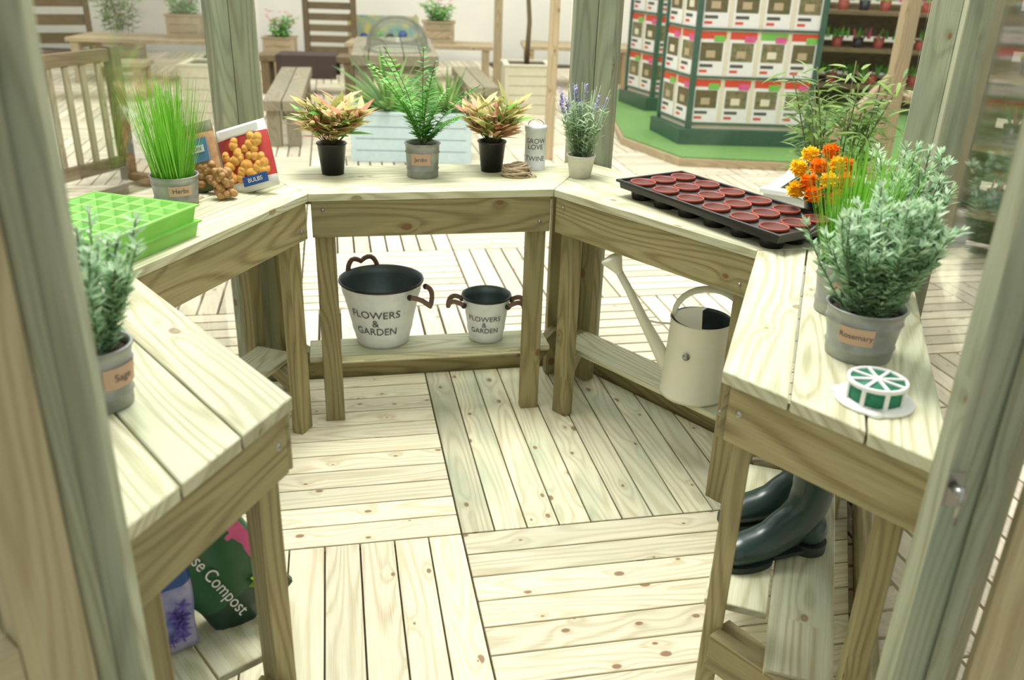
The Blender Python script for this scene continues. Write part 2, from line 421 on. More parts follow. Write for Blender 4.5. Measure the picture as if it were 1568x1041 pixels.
# ------------------------------------------------------------------ benches
RO = 1.332
def bench(i, j, sh_in, sh_out, end=None, long_shelf=True):
    A, B = HV(i, RI), HV(j, RI); d = (B - A).normalized(); nrm = ((A + B) / 2 - C).normalized(); L = (B - A).length
    def P(s, ins, z=0): q = A + d * s + nrm * ins; return Vector((q.x, q.y, z))
    mb = MB(); dep = (RO - RI) * math.cos(math.pi / 6); T3 = math.tan(math.pi / 6)
    e = .0015
    poly = [tuple(P(e, 0).xy), tuple(P(L - e, 0).xy), tuple(P(L + dep * T3 - e, dep).xy), tuple(P(-dep * T3 + e, dep).xy)]
    g = tuple(d); perp = Vector((-d.y, d.x)); s0 = A.dot(perp)
    strips(mb, poly, g, s0, dep / 3 , .005, .872, .9, W_TOP)
    def beam(s1, s2, i1, i2, z0, z1, m=W_FRAME):
        mb.prism([tuple(P(s1, i1).xy), tuple(P(s2, i1).xy), tuple(P(s2, i2).xy), tuple(P(s1, i2).xy)], z0, z1, g, m)
    def leg(s1, s2, i1, i2, z0=0, z1=.871):
        q = [P(s1, i1), P(s2, i1), P(s2, i2), P(s1, i2)]
        if (q[1] - q[0]).cross(q[2] - q[1]).z < 0: q = q[::-1]
        mb.prismv([Vector((p.x, p.y, z0)) for p in q], [Vector((p.x, p.y, z1)) for p in q], (0, 0, 1), W_FRAME)
    beam(.006, L - .006, .008, .038, .742, .8715)
    beam(-.17, L + .17, dep - .035, dep - .005, .76, .8715)
    leg(.012, .082, .0385, .083); leg(L - .082, L - .012, .0385, .083)
    leg(-.155, -.085, dep - .085, dep - .04); leg(L + .085, L + .155, dep - .085, dep - .04)
    for s_a, s_b in ((.047, -.12), (L - .047, L + .12)):
        a, b = P(s_a, .084, .193), P(s_b, dep - .086, .193); mb.board(a, b, .04, .07, W_FRAME)
    z = .2285
    nb = 2 if sh_out - sh_in > .2 else 1; wb = (sh_out - sh_in) / nb
    for k in range(nb):
        i1, i2 = sh_in + wb * k, sh_in + wb * (k + 1) - .006
        s1 = -(i1 * T3) + .012; s2 = L + i1 * T3 - .012
        if i1 < .085: s1, s2 = .09, L - .09
        beam(s1, s2, i1, i2, z, .25, W_TOP)
    for s in (.045, L - .045):
        for zz in (.78, .84):
            q = P(s, .006, zz); Mx = Matrix.Rotation(math.atan2(nrm.y, nrm.x), 3, 'Z') @ Matrix.Rotation(-math.pi / 2, 3, 'Y')
            mb.lathe([(.0005, .005), (.005, .004), (.007, 0)], M_BOLT, q, 8, M=Mx) if (zz > .8) == (s < .1) else None
    if end is not None:
        V_ = B if end == 'j' else A; rd = (V_ - C).normalized(); tt = d if end == 'j' else -d
        off = Vector((rd.y, -rd.x)); off = off if off.dot(tt) < 0 else -off
        def Q(r, o, z): q = V_ + rd * r + off * o; return (q.x, q.y, z)
        mb.board(Q(.02, .023, .807), Q(.475, .023, .807), .030, .129, W_FRAME)
        mb.board(Q(.06, .03, .19), Q(.44, .03, .19), .036, .10, W_FRAME)
        for r in (.05, .445):
            ang = math.atan2(-off.y, -off.x)
            Mx = Matrix.Rotation(ang, 3, 'Z') @ Matrix.Rotation(math.pi / 2, 3, 'Y')
            mb.lathe([(.008, 0), (.006, .004), (.0005, .005)], M_BOLT, Q(r, .008, .815), 8, M=Mx)
    return mb.build('potting_bench', bevel=.0025)
bench(0, 1, .085, .255)
bench(1, 2, .13, .30)
bench(2, 3, .03, .335, end='j')
bench(5, 0, .15, .32)
bench(4, 5, .03, .335, end='i')

# ------------------------------------------------------------------ small objects
def pot_profile(rb, rt, h, th=.003, rim=.004):
    return [(.001, .0), (rb, 0), (rt, h - rim * 2), (rt + rim, h - rim), (rt + rim * .5, h), (rt - th, h - .001), (rt - th - .002, h - .02), (.001, h - .022)]
def add_pot(mb, rb, rt, h, m, label=None, ribs=False, ang=-1.57):
    if ribs:
        p = [(.001, 0), (rb, 0), (rb + .002, .003)]
        for k in range(1, 4):
            z = h * .24 * k; r = rb + (rt - rb) * z / h
            p += [(r, z - .004), (r + .003, z), (r, z + .004)] if k != 2 else []
        p += [(rt, h - .006), (rt + .004, h - .003), (rt + .001, h), (rt - .003, h - .001), (rt - .005, h - .02)]
        mb.lathe(p, m, seg=32)
    else:
        mb.lathe(pot_profile(rb, rt, h)[:-1], m, seg=32)
    mb.lathe([(rt - .006, h - .018), (.001, h - .014)], M_SOIL, seg=24)
    if label:
        rf = lambda z: rb + (rt - rb) * z / h + .0035
        z0, z1, w = h * .40, h * .74, .036
        rr = rf(h * .5); aw = w / rr
        mb.lathe([(rf(z0), z0), (rf(z1), z1)], M_LABEL, seg=8, a0=ang - aw, a1=ang + aw)
        mb.text(label, .02 if len(label) < 8 else .017, M_TEXT, lambda x, y: ((rf(h * .57 + y) + .001) * math.cos(ang + x / rr), (rf(h * .57 + y) + .001) * math.sin(ang + x / rr), h * .57 + y))

def grass(mb, r, z, h, n=260, lean=.25):
    for _ in range(n):
        a = U(0, 6.28); q = r * math.sqrt(R()); b = Vector((q * math.cos(a), q * math.sin(a), z))
        d = Vector((math.cos(a) * U(0, lean) * (q / r + .3), math.sin(a) * U(0, lean) * (q / r + .3), 1))
        mb.leaf(b, d, h * U(.7, 1.08), .0042, L_GRASS, droop=U(0, .25), n=4, shape=9)
def rosemary(mb, r, z, h, spread, n=34, m=L_ROSE):
    for _ in range(n):
        a = U(0, 6.28); q = r * .6 * R(); p = Vector((q * math.cos(a), q * math.sin(a), z))
        tilt = math.sqrt(R()) * spread; d = Vector((math.cos(a) * tilt, math.sin(a) * tilt, 1)).normalized()
        ln = h * U(.6, 1.05) * (1 - .25 * tilt / max(spread, .01)); pts = [p.copy()]; dd = d.copy(); steps = 9
        for k in range(steps):
            dd = (dd + Vector((U(-.12, .12), U(-.12, .12), .06))).normalized(); p = p + dd * ln / steps; pts.append(p.copy())
        mb.tube(pts, .0013, L_STEM, seg=4)
        for k in range(1, steps + 1):
            for w_ in range(9):
                t = R(); b = pts[k - 1].lerp(pts[k], t); a2 = U(0, 6.28)
                dr = (pts[k] - pts[k - 1]).normalized() * .6 + Vector((math.cos(a2), math.sin(a2), U(-.2, .5)))
                mb.leaf(b, dr, U(.018, .034), .0085, m, droop=.1, n=2)
        for w_ in range(5):
            a2 = U(0, 6.28); mb.leaf(pts[-1], dd + Vector((math.cos(a2), math.sin(a2), 0)) * .4, .02, .006, m, n=2, sh=1)
def fern(mb, z, ln, n=17):
    for k in range(n):
        a = 6.28 * k / n + U(-.2, .2); el = U(.05, .6); d = Vector((math.cos(a) * el, math.sin(a) * el, 1)).normalized()
        p = Vector((0, 0, z)); L_ = ln * U(.6, 1.1) * (1.1 - el * .3); st = 20; sh = R(); pts = [p.copy()]
        for i in range(st):
            d = (d + Vector((math.cos(a) * .02, math.sin(a) * .02, -.05 * el))).normalized(); p = p + d * L_ / st; pts.append(p.copy())
        mb.tube(pts, .0014, L_STEM, seg=4)
        tilt = U(-.9, .9)
        for i in range(3, st + 1):
            t = i / st; w = ln * .13 * math.sin(math.pi * (t * .85 + .12)) + .006; sd = Vector((-math.sin(a + tilt), math.cos(a + tilt), 0))
            dirr = (pts[i] - pts[i - 1]).normalized()
            for s_ in (1, -1):
                mb.leaf(pts[i], sd * s_ + dirr * .45 + Vector((0, 0, .1)), w, .014, L_FERN, droop=.25, n=3, sh=min(1, max(0, sh + U(-.2, .2))))
def croton(mb, z, h, n=28):
    for k in range(n):
        a = U(0, 6.28); el = math.sqrt(R()) * 1.25; d = Vector((math.cos(a) * el, math.sin(a) * el, 1)).normalized()
        p = Vector((0, 0, z)); L_ = h * U(.45, .8); pts = [p.copy()]
        for i in range(5):
            d = (d + Vector((0, 0, .06))).normalized(); p = p + d * L_ / 5; pts.append(p.copy())
        mb.tube(pts, .002, L_STEM, seg=4)
        for i in range(11):
            t = U(.4, 1); q = pts[0].lerp(pts[-1], t); a2 = U(0, 6.28)
            dr = d * U(.3, 1.2) + Vector((math.cos(a2), math.sin(a2), U(-.2, .5)))
            pk = R(); mm = L_CRO2 if pk < .30 else (L_FERN if pk > .88 else L_CRO1)
            mb.leaf(q, dr, U(.06, .105), U(.018, .027), mm, droop=.3, n=4)
def lavender(mb, r, z, h, n=56):
    for k in range(n):
        a = U(0, 6.28); el = R() * .38; q = r * .6 * R(); p = Vector((q * math.cos(a), q * math.sin(a), z)); d = Vector((math.cos(a) * el, math.sin(a) * el, 1)).normalized()
        top = p + d * h * U(.62, 1)
        mb.tube([p, top], .0012, L_LAV, seg=4)
        for i in range(22):
            t = U(.02, .75); a2 = U(0, 6.28)
            mb.leaf(p.lerp(top, t), Vector((math.cos(a2), math.sin(a2), .7)), U(.022, .038), .007, L_LAV, n=2)
        for i in range(12):
            if k % 3 == 0: a2 = U(0, 6.28); mb.leaf(p.lerp(top, 1 - .2 * i / 12), Vector((math.cos(a2), math.sin(a2), .8)), .014, .009, L_PUR, n=2)
def bamboo(mb, r, z, h, n=11, lw=.013, ll=.10, per=34, mat=None, spread=.3):
    mat = mat or L_BAM
    for k in range(n):
        a = U(0, 6.28); q = r * R(); p = Vector((q * math.cos(a), q * math.sin(a), z)); el = R() * spread
        d = Vector((math.cos(a) * el, math.sin(a) * el, 1)).normalized(); top = p + d * h * U(.6, 1)
        mb.tube([p, p.lerp(top, .5) + Vector((U(-.01, .01), 0, 0)), top], .003, L_STEM, seg=5)
        for i in range(per):
            t = U(.2, 1.0); a2 = U(0, 6.28); b = p.lerp(top, t)
            off = Vector((math.cos(a2), math.sin(a2), .4)) * U(0, .07) * (h / .5)
            mb.leaf(b + off, Vector((math.cos(a2), math.sin(a2), U(-.3, .9))), ll * U(.6, 1.1), lw, mat, droop=.5, n=3)
def marigold(mb, z, spread):
    fl = [(-.055, -.035, .070, 0), (.0, -.055, .080, 1), (.055, -.03, .075, 0), (-.075, .02, .10, 1), (-.02, .0, .11, 0), (.04, .015, .115, 1), (-.035, .055, .135, 1), (.03, .06, .145, 0), (-.085, -.015, .04, 1), (.015, -.08, .035, 0), (.08, .05, .105, 0), (-.045, -.07, .04, 0)]
    for k, (x, y, h, ty) in enumerate(fl):
        c = Vector((x, y, z + h)); m = L_YEL if ty else L_ORG
        mb.tube([(x * .2, y * .2, z), c], .002, L_FERN, seg=4)
        mb.ball(c, .019, m, 10, sh=.2)
        for i in range(110):
            v = Vector((U(-1, 1), U(-1, 1), U(-.6, 1)))
            if v.length < .1: continue
            v.normalize(); mb.leaf(c + v * .014, v, U(.014, .021), .015, m, droop=0, n=2)
    for i in range(150):
        a = U(0, 6.28); q = U(.0, spread); b = Vector((math.cos(a) * q * .7, math.sin(a) * q * .7, z + U(.0, .06)))
        mb.leaf(b, Vector((math.cos(a), math.sin(a), U(0, .9))), U(.03, .05), .012, L_FERN, n=3)
def yucca(mb, z, ln, n=55, w=.035):
    for k in range(n):
        a = U(0, 6.28); el = U(.1, 2.2); mb.leaf((0, 0, z), Vector((math.cos(a) * el, math.sin(a) * el, 1)), ln * U(.6, 1), w, L_YUC, droop=.45, n=5, shape=1.2)

mb = MB(); add_pot(mb, .064, .073, .095, M_ZINC, 'Herbs', True, ang=-1.0); grass(mb, .062, .075, .31, n=340, lean=.34); mb.build('potted_grass', (-1.085, 2.72, .9))
mb = MB(); add_pot(mb, .060, .07, .125, M_ZINC, 'Chives', True, ang=-1.9); grass(mb, .06, .1, .29, n=300, lean=.3); mb.build('potted_grass', (.79, 1.97, .9))
mb = MB(); add_pot(mb, .066, .080, .115, M_ZINC, 'Rosemary', True, ang=-2.1); rosemary(mb, .07, .09, .29, .66, n=80); mb.build('potted_rosemary', (.745, 1.72, .9))
mb = MB(); add_pot(mb, .052, .062, .11, M_ZINC, None, True); rosemary(mb, .05, .09, .32, .5, n=40); mb.build('potted_rosemary', (.945, 2.08, .9))
mb = MB(); add_pot(mb, .05, .062, .12, M_ZINC, 'Sage', True, ang=-.4); rosemary(mb, .05, .1, .27, .45, n=46); mb.build('potted_rosemary', (-.735, 1.39, .9))
for x, y in ((-.68, 3.185), (-.10, 3.315)):
    mb = MB(); add_pot(mb, .040, .052, .115, M_BLACK); croton(mb, .09, .235); mb.build('potted_croton', (x, y, .9))
mb = MB(); add_pot(mb, .056, .063, .125, M_ZINC, 'Jardin', True); fern(mb, .1, .34); mb.build('potted_fern', (-.35, 3.195, .9))
mb = MB(); add_pot(mb, .040, .052, .085, M_CERAM); lavender(mb, .05, .07, .28); mb.build('potted_lavender', (.235, 3.26, .9))
mb = MB(); add_pot(mb, .036, .046, .085, M_BLACK); marigold(mb, .075, .085); mb.build('potted_marigold', (.955, 2.71, .9))

mb = MB(); mb.lathe([(.001, 0), (.041, 0), (.041, .003), (.040, .004), (.040, .14), (.042, .142), (.042, .150), (.043, .151), (.043, .163), (.040, .166), (.012, .169), (.001, .169)], M_WHITEW, seg=32)
mb.text('GROW\nLOVE\n\nTWINE', .026, M_TEXT, lambda x, y: (.041 * math.cos(-1.57 + x / .041), .041 * math.sin(-1.57 + x / .041), .078 + y))
mb.tube([(.03 * math.cos(t) , 0, .166 + .022 * math.sin(t)) for t in [math.pi * k / 10 for k in range(11)]], .002, M_BOLT, seg=6)
mb.build('twine_tin', (.065, 3.375, .9))
mb = MB()
for k in range(46):
    r = U(.018, .050); ox, oy, oz = U(-.008, .008), U(-.008, .008), U(.004, .048) * (1.2 - r * 12)
    oz = max(.004, oz); tx, ty = U(-.3, .3), U(-.3, .3)
    mb.tube([(ox + r * 1.1 * math.cos(t), oy + r * math.sin(t), max(.003, oz + r * (tx * math.cos(t) + ty * math.sin(t)))) for t in [6.3 * j / 22 for j in range(23)]], .0032, M_JUTE, seg=5, cap=False)
mb.tube([(.03, -.03, .02), (.06, -.035, .006), (.075, -.02, .004), (.07, .0, .004)], .003, M_JUTE, seg=5)
mb.build('twine_coil', (-.005, 3.245, .9))

# bulb packets
def packet(name, w, h, loc, yaw, lean, roll, front, band, extras):
    mb = MB(); t = .022; n = 6; rings = []
    for i in range(n + 1):
        z = h * i / n; th = t * (.25 + math.sin(math.pi * (.12 + .8 * i / n)) * .8) if i < n else .002
        rings.append([Vector((-w / 2, -th * .3, z)), Vector((-w / 4, -th, z)), Vector((w / 4, -th, z)), Vector((w / 2, -th * .3, z)), Vector((w / 2, th * .3, z)), Vector((w / 4, th, z)), Vector((-w / 4, th, z)), Vector((-w / 2, th * .3, z))])
    mb.loft(rings, front, mats=[band] + [front] * (n - 2) + [band])
    extras(mb, w, h, t)
    o = mb.build(name); o.matrix_world = Matrix.Translation(loc) @ Matrix.Rotation(yaw, 4, 'Z') @ Matrix.Rotation(lean, 4, 'X') @ Matrix.Rotation(roll, 4, 'Y'); return o
def ex1(mb, w, h, t):
    for k in range(46):
        x, z = U(-w * .38, w * .38), U(h * .22, h * .80); r = U(.012, .018); y = -t - .003 + U(0, .003)
        Rm = Matrix.Rotation(math.pi / 2, 3, 'X')
        mb.lathe([(r + .0022, 0), (r + .001, .001), (.001, .0012)], M_ONIOND, (x, y, z), 12, M=Rm)
        mb.lathe([(r, .0012), (r * .7, .005), (.001, .0065)], M_ONION, (x, y, z), 12, M=Rm)
    mb.board((-w * .4, -t * .6 - .005, h * .90), (w * .4, -t * .6 - .005, h * .90), .003, h * .10, M_PAPER)
    mb.board((-w * .1, -t - .009, h * .14), (w * .4, -t - .009, h * .14), .003, h * .14, M_BLUE)
    mb.text('BULBS', .02, M_PAPER, lambda x, y: (x + w * .15, -t - .0115, y + h * .14))
def ex2(mb, w, h, t):
    mb.board((-w * .40, -t - .004, h * .58), (w * .40, -t - .004, h * .58), .003, h * .34, M_BLUEM)
    mb.board((-w * .3, -t - .006, h * .60), (w * .3, -t - .006, h * .60), .003, h * .1, M_PAPER)
    mb.text('ONION', .02, M_BLUE, lambda x, y: (x, -t - .0085, y + h * .60))
    for k in range(26):
        x, z = U(-w * .38, w * .38), U(h * .1, h * .36); mb.ball((x, -t * .7, z), .014, M_NET, 8)
packet('bulb_packet', .185, .225, (-.880, 2.880, .905), -.25, -.28, -.33, M_REDD, M_PAPER, ex1)
packet('bulb_packet', .14, .225, (-1.035, 2.855, .905), -.3, -.25, -.30, M_BROWNP, M_PHOTO2, ex2)
mb = MB()
for k in range(70):
    a, q = U(0, 6.28), .034 * math.sqrt(R()); z = .014 + .08 * R(); q *= (1.1 - z * 5)
    mb.ball((q * math.cos(a), q * math.sin(a) * .7, z), .012, M_NET, 8, sh=R())
mb.build('bulb_net_bag', (-.955, 2.785, .9))

# lime propagator trays
def lime_tray(loc, rot, w, l, nx, ny, h=.045):
    mb = MB()
    def rect(w_, l_, z): return [Vector((-w_ / 2, -l_ / 2, z)), Vector((w_ / 2, -l_ / 2, z)), Vector((w_ / 2, l_ / 2, z)), Vector((-w_ / 2, l_ / 2, z))]
    mb.loft([rect(w - .02, l - .02, 0), rect(w - .006, l - .006, h - .006), rect(w + .008, l + .008, h - .005), rect(w + .008, l + .008, h), rect(w - .006, l - .006, h + .001)], M_LIME, cap=False)
    for f in range(len(mb.SM)): mb.SM[f] = False
    cw, cl = (w - .01) / nx, (l - .01) / ny
    for i in range(nx):
        for j in range(ny):
            c = Vector((-w / 2 + .005 + cw * (i + .5), -l / 2 + .005 + cl * (j + .5), 0))
            def rr(s, z): return [c + Vector((sx * cw * s / 2, sy * cl * s / 2, z)) for sx, sy in ((-1, -1), (1, -1), (1, 1), (-1, 1))]
            k = len(mb.F)
            mb.loft([rr(1.0, h), rr(.86, h), rr(.68, .012)], M_LIME2, mats=[M_LIME, M_LIME2], cap=False)
            q = mb.add(rr(.68, .012)); mb.face([q, q + 1, q + 2, q + 3], M_LIME2)
            for f in range(k, len(mb.SM)): mb.SM[f] = False
    return mb.build('seed_tray', loc, (0, 0, rot))
ra = AL - math.pi / 6
lime_tray((-1.125, 2.27, .901), ra, .355, .375, 6, 6)
lime_tray((-1.115, 2.255, .9485), ra + .03, .345, .37, 6, 6)

# black carry tray with terracotta pots
def carry_tray(loc, rot, nx=6, ny=3, p=.118, py=.092):
    mb = MB(); w, l = nx * p + .01, ny * py + .01
    def rect(a, b, z): return [Vector((-a / 2, -b / 2, z)), Vector((a / 2, -b / 2, z)), Vector((a / 2, b / 2, z)), Vector((-a / 2, b / 2, z))]
    mb.loft([rect(w - .006, l - .006, .030), rect(w, l, .05), rect(w + .018, l + .018, .051), rect(w + .018, l + .018, .059), rect(w - .004, l - .004, .059), rect(w - .008, l - .008, .052)], M_BLACK, cap=False)
    q = mb.add(rect(w - .008, l - .008, .052)); mb.face([q, q + 1, q + 2, q + 3], M_BLACK)
    for f in range(len(mb.SM)): mb.SM[f] = False
    for i in range(nx):
        for j in range(ny):
            c = ((i - (nx - 1) / 2) * p, (j - (ny - 1) / 2) * py, 0)
            r = .042
            mb.lathe([(.001, .0), (.034, 0), (.039, .03), (.043, .052)], M_BLACK, c, 14)
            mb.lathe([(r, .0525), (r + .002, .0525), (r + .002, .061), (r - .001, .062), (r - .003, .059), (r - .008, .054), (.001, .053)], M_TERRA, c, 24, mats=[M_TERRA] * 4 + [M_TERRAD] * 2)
    return mb.build('carry_tray_of_pots', loc, (0, 0, rot))
carry_tray((.67, 2.77, .9), math.radians(-57))

# green twine dispenser
mb = MB()
mb.lathe([(.001, 0), (.072, 0), (.074, .003), (.072, .007), (.001, .008)], M_WHITEP, seg=36)
for a in (0.5, 2.6, 4.4):
    mb.lathe([(.001, .0), (.018, 0), (.018, .006), (.001, .007)], M_WHITEP, (.062 * math.cos(a), .062 * math.sin(a), .001), 12)
mb.lathe([(.05, .008), (.052, .03), (.05, .043), (.001, .044)], M_GREENT, seg=36)
mb.lathe([(.050, .039), (.056, .039), (.056, .047), (.050, .047), (.050, .039)], M_WHITEP, seg=36)
for k in range(8):
    a = k * math.pi / 4; c, s_ = math.cos(a), math.sin(a)
    mb.board((.008 * c, .008 * s_, .046), (.053 * c, .053 * s_, .046), .006, .004, M_WHITEP)
    mb.board((.054 * c, .054 * s_, .005), (.054 * c, .054 * s_, .043), .008, .004, M_WHITEP, up=(c, s_, 0))
mb.lathe([(.001, .049), (.010, .049), (.011, .044)], M_WHITEP, seg=16)
mb.build('twine_dispenser', (.70, 1.50, .9))

# ------------------------------------------------------------------ buckets
def bucket(loc, rb, rt, h, txt, size, handles):
    mb = MB()
    o = [(.001, .004), (rb - .004, .004), (rb, 0), (rb + .001, .012)]
    for k in range(1, 12):
        t = k / 12; r = rb + (rt - rb) * t; o.append((r + (.0025 if k in (3, 10) else 0), h * t))
    o += [(rt, h - .008)]
    n1 = len(o) - 1
    o += [(rt + .005, h - .004), (rt + .004, h + .003), (rt - .003, h), (rt - .006, h - .03), (rb, .02), (.001, .018)]
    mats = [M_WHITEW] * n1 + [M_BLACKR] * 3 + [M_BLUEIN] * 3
    mb.lathe(o, M_WHITEW, seg=40, mats=mats)
    rf = lambda z: rb + (rt - rb) * z / h + .0035
    zc = h * .46; rr = rf(zc)
    mb.text(txt, size, M_TEXT, lambda x, y: (rf(zc + y) * math.cos(-1.62 + x / rr), rf(zc + y) * math.sin(-1.62 + x / rr), zc + y))
    for a, out, drop in handles:
        rd = Vector((math.cos(a), math.sin(a), 0)); tn = Vector((-math.sin(a), math.cos(a), 0)); hw = rt * .42
        pts = []
        for k in range(15):
            t = math.pi * k / 14
            pts.append(rd * (rt * .96 + out * math.sin(t)) + tn * hw * math.cos(t) + Vector((0, 0, h - .03 + drop * math.sin(t) + .025 * abs(math.sin(2 * t)))))
        mb.tube(pts, .010, M_ROPE, seg=8)
        for s_ in (1, -1): mb.ball(rd * (rt * .99) + tn * hw * s_ + Vector((0, 0, h - .03)), .012, M_BLACKR, 8)
    return mb.build('garden_bucket', loc)
bucket((-.51, 3.155, .25), .100, .158, .255, 'FLOWERS\n&\nGARDEN', .043, [(-.35, .055, -.05), (2.2, .02, .05)])
bucket((-.106, 3.205, .25), .066, .094, .185, 'FLOWERS\n&\nGARDEN', .030, [(-.15, .06, -.01), (3.3, .06, -.015)])

# watering can
mb = MB()
hb = .285
mb.lathe([(.001, .006), (.112, .006), (.117, 0), (.118, .012), (.115, .02), (.115, .05), (.107, hb - .08), (.105, hb - .004), (.108, hb), (.104, hb + .002), (.101, hb - .01), (.098, .1), (.001, .09)], M_CREAM, seg=40,
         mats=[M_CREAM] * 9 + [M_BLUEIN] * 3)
k = len(mb.V); seg = 20
for i in range(seg + 1):
    a = math.pi / 2 + math.pi * i / seg
    mb.V.append((.104 * math.cos(a) + .01, .104 * math.sin(a), hb + .001))
mb.V.append((.0, 0, hb + .028))
for i in range(seg): mb.face([k + i, k + i + 1, k + seg + 1], M_CREAM, None, .5, True)
sp = [(-.09, 0, .07), (-.13, 0, .14), (-.20, .005, .25), (-.26, .01, .35), (-.30, .013, .41)]
mb.tube(sp, [.028, .025, .018, .014, .013], M_CREAM, seg=14)
dv = (Vector(sp[-1]) - Vector(sp[-2])).normalized(); q = dv.to_track_quat('Z', 'Y').to_matrix()
mb.lathe([(.013, -.005), (.017, .008), (.038, .05), (.040, .056), (.036, .062), (.001, .068)], M_CREAM, sp[-1], 20, M=q)
mb.tube([(-.1, 0, .25), (-.15, .003, .245), (-.2, .005, .25)], .004, M_CREAM, seg=6)
hd = [(-.095, 0, hb - .02)] + [(.025 + .12 * math.cos(t), 0, hb + .005 + .105 * math.sin(t)) for t in [math.pi * (1 - k / 14) for k in range(15)]] + [(.148, 0, .22), (.135, 0, .15), (.112, 0, .10)]
mb.tube(hd, .012, M_CREAM, seg=10, flat=.5)
mb.lathe([(.001, .004), (.012, .003), (.013, 0)], M_BOLT, (-.03, -.110, .18), 12, M=Matrix.Rotation(math.pi / 2, 3, 'X'))
mb.build('watering_can', (.65, 2.785, .25), (0, 0, -.28))

# wellington boots
def boot(loc, rot):
    mb = MB(); rings = []; n = 20
    secs = [((.186, 0, .030), .010, .014, 90), ((.182, 0, .032), .020, .028, 88), ((.168, 0, .034), .030, .040, 86), ((.135, 0, .038), .034, .046, 84), ((.095, 0, .042), .038, .046, 80), ((.055, 0, .052), .046, .041, 68),
        ((.015, 0, .072), .060, .037, 48), ((-.02, 0, .10), .062, .038, 26), ((-.038, 0, .135), .055, .040, 10), ((-.045, 0, .18), .053, .044, 2), ((-.048, 0, .25), .058, .051, 0), ((-.05, 0, .33), .064, .056, 0), ((-.05, 0, .334), .067, .059, 0), ((-.05, 0, .348), .067, .059, 0)]
    for c, a, b, tl in secs:
        t = math.radians(tl); e1 = Vector((math.cos(t), 0, math.sin(t))); e2 = Vector((0, 1, 0))
        ring = []
        for k in range(n):
            an = 2 * math.pi * k / n; v = Vector(c) + e1 * a * math.cos(an) + e2 * b * math.sin(an); v.z = max(v.z, .012); ring.append(v)
        rings.append(ring)
    mb.loft(rings, M_BOOT, cap=False)
    k = mb.add(rings[0]); mb.face([k + i for i in range(n)], M_BOOT)
    rc = [Vector((v.x, v.y, v.z - .004)) for v in rings[-1]]
    k = mb.add(rc); mb.face([k + i for i in range(n)], M_BLACK)
    mb.lathe([(.001, -.03), (.03, -.026), (.040, -.01), (.042, .01), (.036, .03), (.001, .042)], M_BOOT, (-.058, 0, .055), 16)
    out = []
    for k in range(28):
        a = 2 * math.pi * k / 28; x = .072 * math.cos(a) + .122; out.append((x, .049 * math.copysign(abs(math.sin(a)) ** .7, math.sin(a))))
    mb.prism(out, 0, .016, (1, 0), M_BOOTS)
    mb.prism([(-.035, -.03), (.06, -.032), (.06, .032), (-.035, .03)], .010, .02, (1, 0), M_BOOTS)
    out = [(.045 * math.cos(2 * math.pi * k / 20) - .06, .042 * math.sin(2 * math.pi * k / 20)) for k in range(20)]
    mb.prism(out, 0, .028, (1, 0), M_BOOTS)
    o = mb.build('wellington_boot', loc, (0, 0, rot), bevel=0); o.scale = (1.06, 1.06, 1.06); return o
boot((.738, 1.88, .25), math.pi + .34)
boot((.785, 2.045, .25), math.pi + .24)

# compost bags
def bag(name, loc, w, t, h, yaw, lean, roll, mats, extras):
    mb = MB(); n = 10; rings = []
    for i in range(n + 1):
        z = h * i / n; u = i / n; th = t / 2 * (.35 + .75 * math.sin(math.pi * min(1, .12 + .86 * u))); ww = w / 2 * (1 - .04 * math.sin(math.pi * u * 3))
        ring = []
        for k in range(16):
            a = 2 * math.pi * k / 16; cx, sx = math.cos(a), math.sin(a)
            ring.append(Vector((ww * math.copysign(abs(cx) ** .5, cx), th * math.copysign(abs(sx) ** .7, sx) + .004 * math.sin(z * 60 + cx * 4), z)))
        rings.append(ring)
    mb.loft(rings, mats[0], mats=mats)
    extras(mb, w, h, t)
    o = mb.build(name); o.matrix_world = Matrix.Translation(loc) @ Matrix.Rotation(yaw, 4, 'Z') @ Matrix.Rotation(lean, 4, 'X') @ Matrix.Rotation(roll, 4, 'Y'); return o
def exc(mb, w, h, t):
    yf = -t / 2 * 1.12 - .005
    mb.text('Multi-Purpose Compost', .040, M_PAPER, lambda x, y: (y - .02, yf, h * .54 - x))
    for k in range(9):
        mb.leaf((w * .26, yf - .001, h * .20), (math.cos(k * .7), -.05, math.sin(k * .7)), .032, .022, M_LIMEP, droop=0, n=3)
    mb.board((w * .36, yf + .012, h * .34), (w * .36, yf + .012, h * .92), w * .22, .004, M_PINK, up=(0, 1, 0))
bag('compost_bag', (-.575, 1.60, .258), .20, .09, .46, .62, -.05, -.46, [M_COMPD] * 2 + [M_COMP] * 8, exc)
def exb(mb, w, h, t):
    for k in range(14):
        x, z = U(-w * .3, w * .3), U(h * .12, h * .5)
        for j in range(5): mb.leaf((x, -t / 2 * 1.0 - .003, z), Vector((math.cos(j * 1.26), -.15, math.sin(j * 1.26))), .02, .014, L_PUR, droop=0, n=2)
bag('fertiliser_bag', (-.725, 1.465, .256), .12, .08, .29, .5, -.05, .0, [M_BAGP] * 6 + [M_BLUE] * 4, exb)
bag('seed_compost_bag', (-.76, 1.78, .256), .15, .06, .40, .6, -.02, .12, [M_PGRN] * 3 + [M_PINK] * 7, lambda *a: None)

